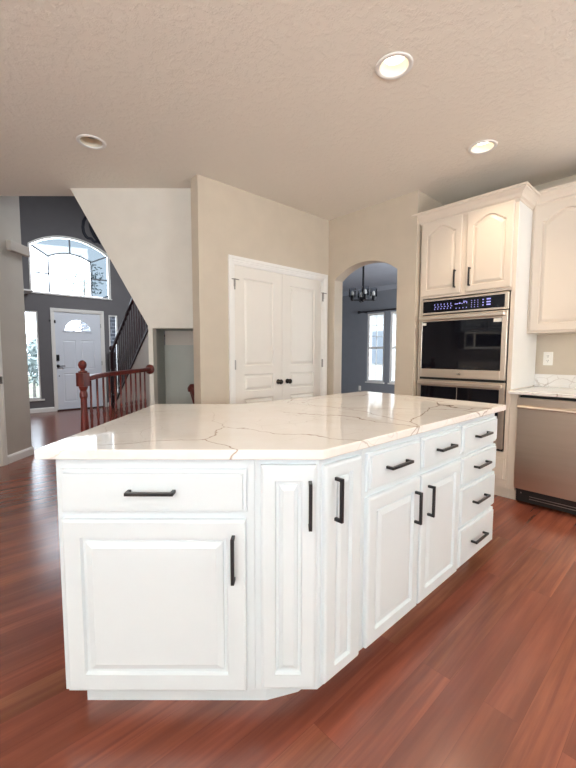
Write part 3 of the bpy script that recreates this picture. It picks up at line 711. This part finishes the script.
# middle cabinet, two drawers over two doors
t = thing('island_cabinet', 'white island cabinet on the long side, two drawers over two doors', 'cabinet', (1.095, 0.81, 0), 0, 'island base cabinets')
X0 = 1.095
obj('cabinet_body', B(0, 0.79, 0, 0.99, BZ, TZ), 'white', t, bevel=0.002)
obj('toe_kick', B(0, 0.79, 0.10, 0.9, 0, BZ), 'white', t)
add_drawer(t, 1.114 - X0, 1.482 - X0, *ZD, hx=1.292 - X0, hl=0.148); add_drawer(t, 1.494 - X0, 1.876 - X0, *ZD, hx=1.688 - X0, hl=0.150)
add_door(t, 1.114 - X0, 1.482 - X0, 0.122, 0.696, 1.440 - X0, 0.577, 0.137, stile=0.052); add_door(t, 1.494 - X0, 1.876 - X0, 0.122, 0.696, 1.550 - X0, 0.577, 0.137, stile=0.052)
# four drawer stack
t = thing('drawer_cabinet', 'white island cabinet at the far right end with four stacked drawers', 'cabinet', (1.885, 0.81, 0), 0, 'island base cabinets')
obj('cabinet_body', B(0, 0.465, 0, 0.99, BZ, TZ), 'white', t, bevel=0.002)
obj('toe_kick', B(0, 0.425, 0.10, 0.9, 0, BZ), 'white', t)
for za, zb in (ZD, (0.555, 0.700), (0.342, 0.538), (0.122, 0.326)): add_drawer(t, 0.010, 0.466, za, zb, 0.165, hx=0.228)

# ================================================================ OVEN WALL (things face -x; local x runs to world -y)
FX = 3.44
def Y(y, y0=1.90): return y0 - y      # world y -> local x
t = thing('oven_cabinet', 'tall cream oven cabinet with crown moulding and two arched upper doors', 'cabinet', (FX, 1.90, 0), -PI / 2)
bm = bmesh.new(); W = 0.825
for a in ((0, 0.03, 0, 0.60, 0.10, 2.45), (W - 0.03, W, 0, 0.60, 0.10, 2.45), (0.03, W - 0.03, 0, 0.60, 1.735, 2.45), (0.03, W - 0.03, 0, 0.60, 0.10, 0.40), (0.03, W - 0.03, 0.58, 0.60, 0.40, 1.735)): box(bm, *a)
obj('cabinet_body', bm, 'cream', t)
obj('toe_kick', B(0.0, W, 0.06, 0.5, 0, 0.10), 'cream', t)
add_door(t, Y(1.885), Y(1.508), 1.757, 2.430, Y(1.556), 1.882, 0.155, arch=0.062, stile=0.055, mat='cream', hs=0.012)
add_door(t, Y(1.468), Y(1.103), 1.757, 2.430, Y(1.428), 1.882, 0.155, arch=0.062, stile=0.055, mat='cream', hs=0.012)
add_drawer(t, Y(1.87), Y(1.085), 0.165, 0.352, mat='cream', handle=False)
def crown(parent, segs, mat, z0, h=0.105, pr=0.07):
    """crown moulding along a path of (x, y, mx, my): corner points with the outward mitre direction"""
    prof = [(0, 0), (0.008, 0), (0.010, 0.018), (0.022, 0.028), (0.030, 0.050), (0.050, 0.072), (0.058, 0.078), (0.060, 0.088), (pr, 0.090), (pr, h), (0, h)]
    bm = bmesh.new(); rings = [[bm.verts.new((x + mx * o, y + my * o, z0 + z)) for o, z in prof] for x, y, mx, my in segs]
    n = len(prof)
    for a, b in zip(rings, rings[1:]):
        for i in range(n): bm.faces.new((a[i], a[(i + 1) % n], b[(i + 1) % n], b[i]))
    bm.faces.new(rings[0]); bm.faces.new(rings[-1])
    return obj('crown_moulding', bm, mat, parent)
crown(t, [(0, 0.0, -1, -1), (W, 0, 1, -1), (W, 0.40, 1, 0)], 'cream', 2.422)
obj('side_panel', B(W, W + 0.004, 0.0, 0.62, 0.93, 2.422), 'trim', t, label='side panel, window light put into its paler paint')  # paler than the cabinet: window light on this side is painted in

# double wall oven
t = thing('double_oven', 'stainless steel double wall oven with black glass doors', 'oven', (FX, 1.90, 0), -PI / 2)
ox0, ox1 = Y(1.872), Y(1.112)
obj('oven_body', B(0.035, 0.79, 0.005, 0.56, 0.41, 1.725), 'dark', t)
bm = bmesh.new(); box(bm, ox0, ox1, -0.022, 0.0, 1.583, 1.722)
pnl = obj('control_panel', bm, 'steel', t, bevel=0.003)
obj('touch_panel', B(ox0 + 0.022, ox1 - 0.028, -0.024, -0.022, 1.600, 1.705), 'oven_glass', pnl, bevel=0.0008)
def mark(x, z, w, h): obj('display_icon', B(x - w / 2, x + w / 2, -0.0255, -0.0243, z - h / 2, z + h / 2), 'icon', pnl)
for k in range(6):
    x = 0.165 + k * 0.030; mark(x, 1.668, 0.004, 0.016); mark(x + 0.007, 1.648, 0.012, 0.005); mark(x, 1.630, 0.006, 0.010)
mark(0.366, 1.660, 0.030, 0.006); mark(0.395, 1.664, 0.014, 0.010); mark(0.415, 1.660, 0.008, 0.006); mark(0.432, 1.672, 0.006, 0.020); mark(0.446, 1.676, 0.010, 0.006); mark(0.456, 1.666, 0.005, 0.018)
for k in range(4): mark(0.365 + k * 0.03, 1.622, 0.007, 0.007)
for i in range(3):
    for j in range(4): mark(0.497 + i * 0.026, 1.676 - j * 0.018, 0.006, 0.005)
for z in (1.676, 1.652, 1.630): mark(0.592, z, 0.010, 0.008); mark(0.636, z + 0.002, 0.032, 0.010)
def oven_door(z0, z1, gz0, gz1, badge, handle_z, divider=False):
    bm = bmesh.new()
    gx0, gx1 = ox0 + 0.022, ox1 - 0.040
    for a in ((ox0, gx0, z0, z1), (gx1, ox1, z0, z1), (gx0, gx1, z0, gz0), (gx0, gx1, gz1, z1)): box(bm, a[0], a[1], -0.030, 0.0, a[2], a[3])
    d = obj('oven_door', bm, 'steel', t, bevel=0.002)
    obj('door_glass', B(gx0 - 0.002, gx1 + 0.002, -0.027, -0.004, gz0 - 0.002, gz1 + 0.002), 'oven_glass', d)
    bm = bmesh.new(); hz = handle_z
    sweep(bm, [(ox0 + 0.008, -0.070, hz), (ox1 - 0.008, -0.070, hz)], 0.022, 0.036)
    for x in (ox0 + 0.03, ox1 - 0.03): box(bm, x - 0.014, x + 0.014, -0.066, -0.028, hz - 0.014, hz + 0.014)
    obj('handle', bm, 'steel', d, bevel=0.007, seg=3)
    return d
d1 = oven_door(1.000, 1.575, 1.078, 1.515, True, 1.545)
d2 = oven_door(0.425, 0.978, 0.50, 0.918, False, 0.948)
obj('vent_gap', B(ox0 + 0.004, ox1 - 0.004, -0.018, 0, 0.978, 1.000), 'dark', t)
obj('sticker', B(ox0 + 0.024, ox0 + 0.062, -0.0285, -0.0268, 1.485, 1.508), 'label', d1)
obj('sticker', B(ox1 - 0.105, ox1 - 0.044, -0.0285, -0.0268, 1.482, 1.512), 'label', d1)
obj('glass_divider', B(0.395, 0.400, -0.0285, -0.0268, 0.50, 0.918), 'steel', d2)
obj('lower_trim', B(ox0, ox1, -0.012, 0, 0.405, 0.425), 'dark', t)
fc = bpy.data.curves.new('badge', 'FONT'); fc.body = 'LG'; fc.size = 0.026; fc.extrude = 0.0006; fc.align_x = 'CENTER'
fo = bpy.data.objects.new('tmp', fc); COL.objects.link(fo)
me = bpy.data.meshes.new_from_object(fo.evaluated_get(bpy.context.evaluated_depsgraph_get())); bpy.data.objects.remove(fo)
me.materials.clear(); me.materials.append(MAT['bronze'])
bd = bpy.data.objects.new('logo', me); COL.objects.link(bd); bd.parent = d1; bd.location = (0.41, -0.0312, 1.030); bd.rotation_euler = (PI / 2, 0, 0)

# base run: filler, dishwasher, more cabinets outside the frame, worktop, backsplash
t = thing('base_cabinet', 'narrow cream cabinet end between the oven tower and dishwasher', 'cabinet', (FX, 1.074, 0), -PI / 2)
obj('cabinet_body', B(0.001, 0.062, 0, 0.6, 0.10, 0.892), 'cream', t); obj('toe_kick', B(0.001, 0.062, 0.06, 0.5, 0, 0.10), 'cream', t)
t = thing('dishwasher', 'stainless steel dishwasher with bar handle under the worktop', 'dishwasher', (FX, 1.005, 0), -PI / 2)
obj('dishwasher_tub', B(0.004, 0.60, 0.0, 0.56, 0.11, 0.885), 'dark', t)
bm = bmesh.new(); box(bm, 0.0, 0.604, -0.045, 0.0, 0.135, 0.872); dd = obj('dishwasher_door', bm, 'steel', t, bevel=0.004)
bm = bmesh.new(); tube(bm, (0.012, -0.078, 0.800), (0.592, -0.078, 0.800), 0.0125, 16)
for x in (0.035, 0.57): box(bm, x - 0.012, x + 0.012, -0.076, -0.042, 0.791, 0.809)
obj('handle', bm, 'steel', dd, bevel=0.002)
obj('toe_panel', B(0.004, 0.60, 0.012, 0.05, 0.02, 0.130), 'dark', t)
bm = bmesh.new()
for z in (0.05, 0.07): box(bm, 0.10, 0.56, 0.009, 0.0125, z, z + 0.005)
box(bm, 0.035, 0.045, 0.008, 0.013, 0.085, 0.095); obj('vent_grille', bm, 'nickel', t)
t = thing('base_cabinet', 'cream base cabinet right of the dishwasher', 'cabinet', (FX, 0.398, 0), -PI / 2)
obj('cabinet_body', B(0, 0.9, 0, 0.6, 0.10, 0.892), 'cream', t); add_door(t, 0.02, 0.44, 0.125, 0.70, 0.40, 0.6, mat='cream'); add_door(t, 0.46, 0.88, 0.125, 0.70, 0.50, 0.6, mat='cream'); add_drawer(t, 0.02, 0.88, 0.72, 0.87, mat='cream')
obj('toe_kick', B(0, 0.9, 0.06, 0.5, 0, 0.10), 'cream', t)
bm = bmesh.new(); box(bm, 3.375, 4.079, -1.0, 1.073, 0.898, 0.922); o = obj('countertop', bm, 'quartz', bevel=0.003); tag(o, 'white quartz worktop above the dishwasher, against the right wall', 'countertop')
bm = bmesh.new(); box(bm, 4.058, 4.079, -1.0, 1.073, 0.9225, 1.035)
o = obj('backsplash', bm, 'quartz', bevel=0.002); tag(o, 'low white quartz backsplash under the wall outlet', 'backsplash')
MAT['vein'] = plain('taupe_vein', srgb(150, 128, 108), 0.3)
# upper cabinet
t = thing('upper_cabinet', 'cream upper cabinet with arched panel door at the right edge', 'cabinet', (3.765, 1.073, 0), -PI / 2)
obj('cabinet_body', B(0, 1.0, 0, 0.31, 1.395, 2.46), 'cream', t, bevel=0.002)
add_door(t, 0.022, 0.485, 1.412, 2.445, 0.45, 1.55, arch=0.075, stile=0.062, mat='cream')
add_door(t, 0.515, 0.978, 1.412, 2.445, 0.55, 1.55, arch=0.075, stile=0.062, mat='cream')
crown(t, [(0.0, 0, 0, -1), (1.0, 0, 1, -1), (1.0, 0.3, 1, 0)], 'cream', 2.445)
# outlet
t = thing('wall_outlet', 'white double outlet above the backsplash under the upper cabinet', 'outlet', (4.08, 0.978, 1.176), -PI / 2)
pl = obj('cover_plate', B(-0.037, 0.037, -0.007, 0, -0.060, 0.060), 'plastic', t, bevel=0.003)
for z in (-0.021, 0.021):
    bm = bmesh.new(); lathe(bm, [(0.001, -0.010), (0.016, -0.010), (0.017, -0.006)], 16, (0, 0, z), 'Y'); s = obj('socket', bm, 'plastic', pl)
    bm = bmesh.new()
    for x in (-0.006, 0.006): box(bm, x - 0.0014, x + 0.0014, -0.0112, -0.0099, z + 0.001, z + 0.009)
    lathe(bm, [(0.0005, -0.0112), (0.0028, -0.0112), (0.0028, -0.0099)], 8, (0, 0, z - 0.007), 'Y'); obj('slots', bm, 'dark', s)

# ---------------------------------------------------------------- recessed ceiling lights
def can(x, y, on, label, power=34):
    t = thing('recessed_light', label, 'ceiling light', (x, y, CZ), 0, 'recessed ceiling lights')
    def surf(name, prof, mat):
        bm = bmesh.new(); seg = 32
        rings = [[bm.verts.new((r * math.cos(2 * PI * i / seg), r * math.sin(2 * PI * i / seg), z)) for i in range(seg)] for r, z in prof]
        for a, b in zip(rings, rings[1:]):
            for i in range(seg): bm.faces.new((a[i], a[(i + 1) % seg], b[(i + 1) % seg], b[i]))
        return obj(name, bm, mat, t, smooth=True)
    surf('trim_ring', [(0.098, 0.0), (0.098, -0.004), (0.093, -0.007), (0.078, -0.006), (0.073, -0.001), (0.0725, 0.004), (0.0755, 0.004)], 'trim')
    surf('reflector', [(0.0730, 0.0), (0.070, 0.02), (0.060, 0.050), (0.055, 0.052), (0.057, 0.056), (0.0745, 0.03), (0.0745, 0.0)], 'reflector')
    bm = bmesh.new(); lathe(bm, [(0.056, 0.052), (0.053, 0.042), (0.038, 0.036), (0.001, 0.034)] if on else [(0.056, 0.052), (0.050, 0.048), (0.001, 0.046)], 32); obj('lamp', bm, 'lamp_on' if on else 'lamp_off', t, smooth=True)
    if on:
        l = bpy.data.lights.new('lamp_light', 'SPOT'); l.energy = power; l.color = (1.0, 0.80, 0.58); l.spot_size = math.radians(112); l.spot_blend = 0.9; l.shadow_soft_size = 0.05
        lo = bpy.data.objects.new('lamp_light', l); COL.objects.link(lo); lo.location = (x, y, CZ + 0.015); l.shadow_soft_size = 0.03
can(*CANS[0], True, 'lit recessed ceiling light, the one nearest the top of the photo')
can(*CANS[1], True, 'lit recessed ceiling light closest to the tall oven cabinet')
can(*CANS[2], False, 'unlit recessed ceiling light near the foyer, at left')
can(*CANS[3], True, 'lit recessed ceiling light above the right worktop behind the viewer')
can(*CANS[4], True, 'lit recessed ceiling light behind the viewer, right of centre')

# cabinets, microwave and range on the left wall near the viewer, mirrored in the oven glass
t = thing('upper_cabinet', 'white two-door upper cabinet on the left wall above the microwave', 'cabinet', rn(-2.77, 1.05), AZ)
obj('cabinet_body', B(0, 0.90, 0, 0.315, 1.66, 2.40), 'white', t)
add_door(t, 0.01, 0.445, 1.67, 2.39, 0.41, 1.76); add_door(t, 0.455, 0.89, 1.67, 2.39, 0.49, 1.76)
t = thing('microwave_oven', 'steel microwave under the upper cabinet on the left wall', 'microwave', rn(-2.70, 1.12), AZ)
obj('microwave_body', B(0, 0.76, 0, 0.38, 1.32, 1.65), 'steel', t)
obj('door_glass', B(0.03, 0.56, -0.01, 0, 1.36, 1.61), 'oven_glass', t); obj('control_panel', B(0.60, 0.74, -0.01, 0, 1.36, 1.61), 'dark', t)
t = thing('cooking_range', 'steel cooking range with back guard on the left wall', 'range', rn(-2.44, 1.12), AZ)
obj('range_body', B(0, 0.76, 0, 0.62, 0.02, 0.92), 'steel', t); obj('back_guard', B(0, 0.76, 0.56, 0.62, 0.92, 1.06), 'steel', t); obj('door_glass', B(0.1, 0.66, -0.01, 0, 0.32, 0.70), 'oven_glass', t)
bm = bmesh.new(); tube(bm, (0.06, -0.05, 0.78), (0.70, -0.05, 0.78), 0.012); obj('handle', bm, 'steel', t)

# ---------------------------------------------------------------- outdoors
o = obj('lawn', B(-12, 20, 9.6, 30, -0.30, -0.2), 'lawn'); o['kind'] = 'structure'
o = obj('lawn', B(7.9, 30, -12, 9.6, -0.30, -0.2), 'lawn'); o['kind'] = 'structure'
o = obj('driveway', B(-2, 2.6, 10.5, 13, -0.2, -0.18), 'concrete'); o['kind'] = 'structure'
o = obj('rear_patio', B(-12, 7, -12, -3.5, -0.30, -0.2), 'concrete'); o['kind'] = 'structure'
bm = bmesh.new(); box(bm, 3.05, 3.3, 9.7, 12.2, -0.2, 2.6); o = obj('garage_brick_wall', bm, 'brick'); tag(o, 'whitewashed brick wall outside the right sidelight window', 'wall')
o.location = (0, 0, 0)
def foliage(name, label, cat, x, y, z, rx, ry, rz, n, trunk=None, leaf=0.14, group=None):
    t = thing(name, label, cat, (x, y, -0.2), 0, group)
    bm = bmesh.new()
    for _ in range(n):
        u, v, q = random.gauss(0, 1), random.gauss(0, 1), random.gauss(0, 1); m = math.sqrt(u * u + v * v + q * q) or 1; k = random.random() ** 0.4
        c = Vector((u / m * rx * k, v / m * ry * k, z + q / m * rz * k)); a = Vector((random.gauss(0, 1), random.gauss(0, 1), random.gauss(0, 1))).normalized(); b = a.orthogonal().normalized(); s = leaf * random.uniform(0.5, 1)
        bm.faces.new([bm.verts.new(p) for p in (c - a * s, c + b * s * 0.5, c + a * s, c - b * s * 0.5)])
    obj('foliage', bm, 'leaf', t)
    bm = bmesh.new(); tube(bm, (0, 0, 0), (0, 0, z), trunk or 0.05, 10, (trunk or 0.05) * 0.4); obj('trunk', bm, 'bark', t)
foliage('evergreen_shrub', 'tall leafy shrub outside the left sidelight window', 'shrub', 2.14, 14.2, 1.2, 0.7, 0.6, 0.8, 600)
foliage('street_tree', 'loose leafy tree outside the arched window', 'tree', 5.6, 21.5, 5.2, 0.9, 0.9, 1.2, 500, 0.09, 0.12)
t = thing('neighbour_house', 'pale neighbouring house outside the dining room windows', 'house', (17, 11.5, -0.2))
obj('wall', B(-3, 3, -4, 4, 0, 3.2), 'siding', t)
bm = bmesh.new(); xprism(bm, [(-4.3, 3.2), (4.3, 3.2), (0, 5.2)], -3.3, 3.3); obj('roof', bm, 'roof', t)
for y in (-2.6, -0.6, 1.4): obj('window', B(-3.04, -3.0, y, y + 1.0, 1.0, 2.4), 'lead', t)
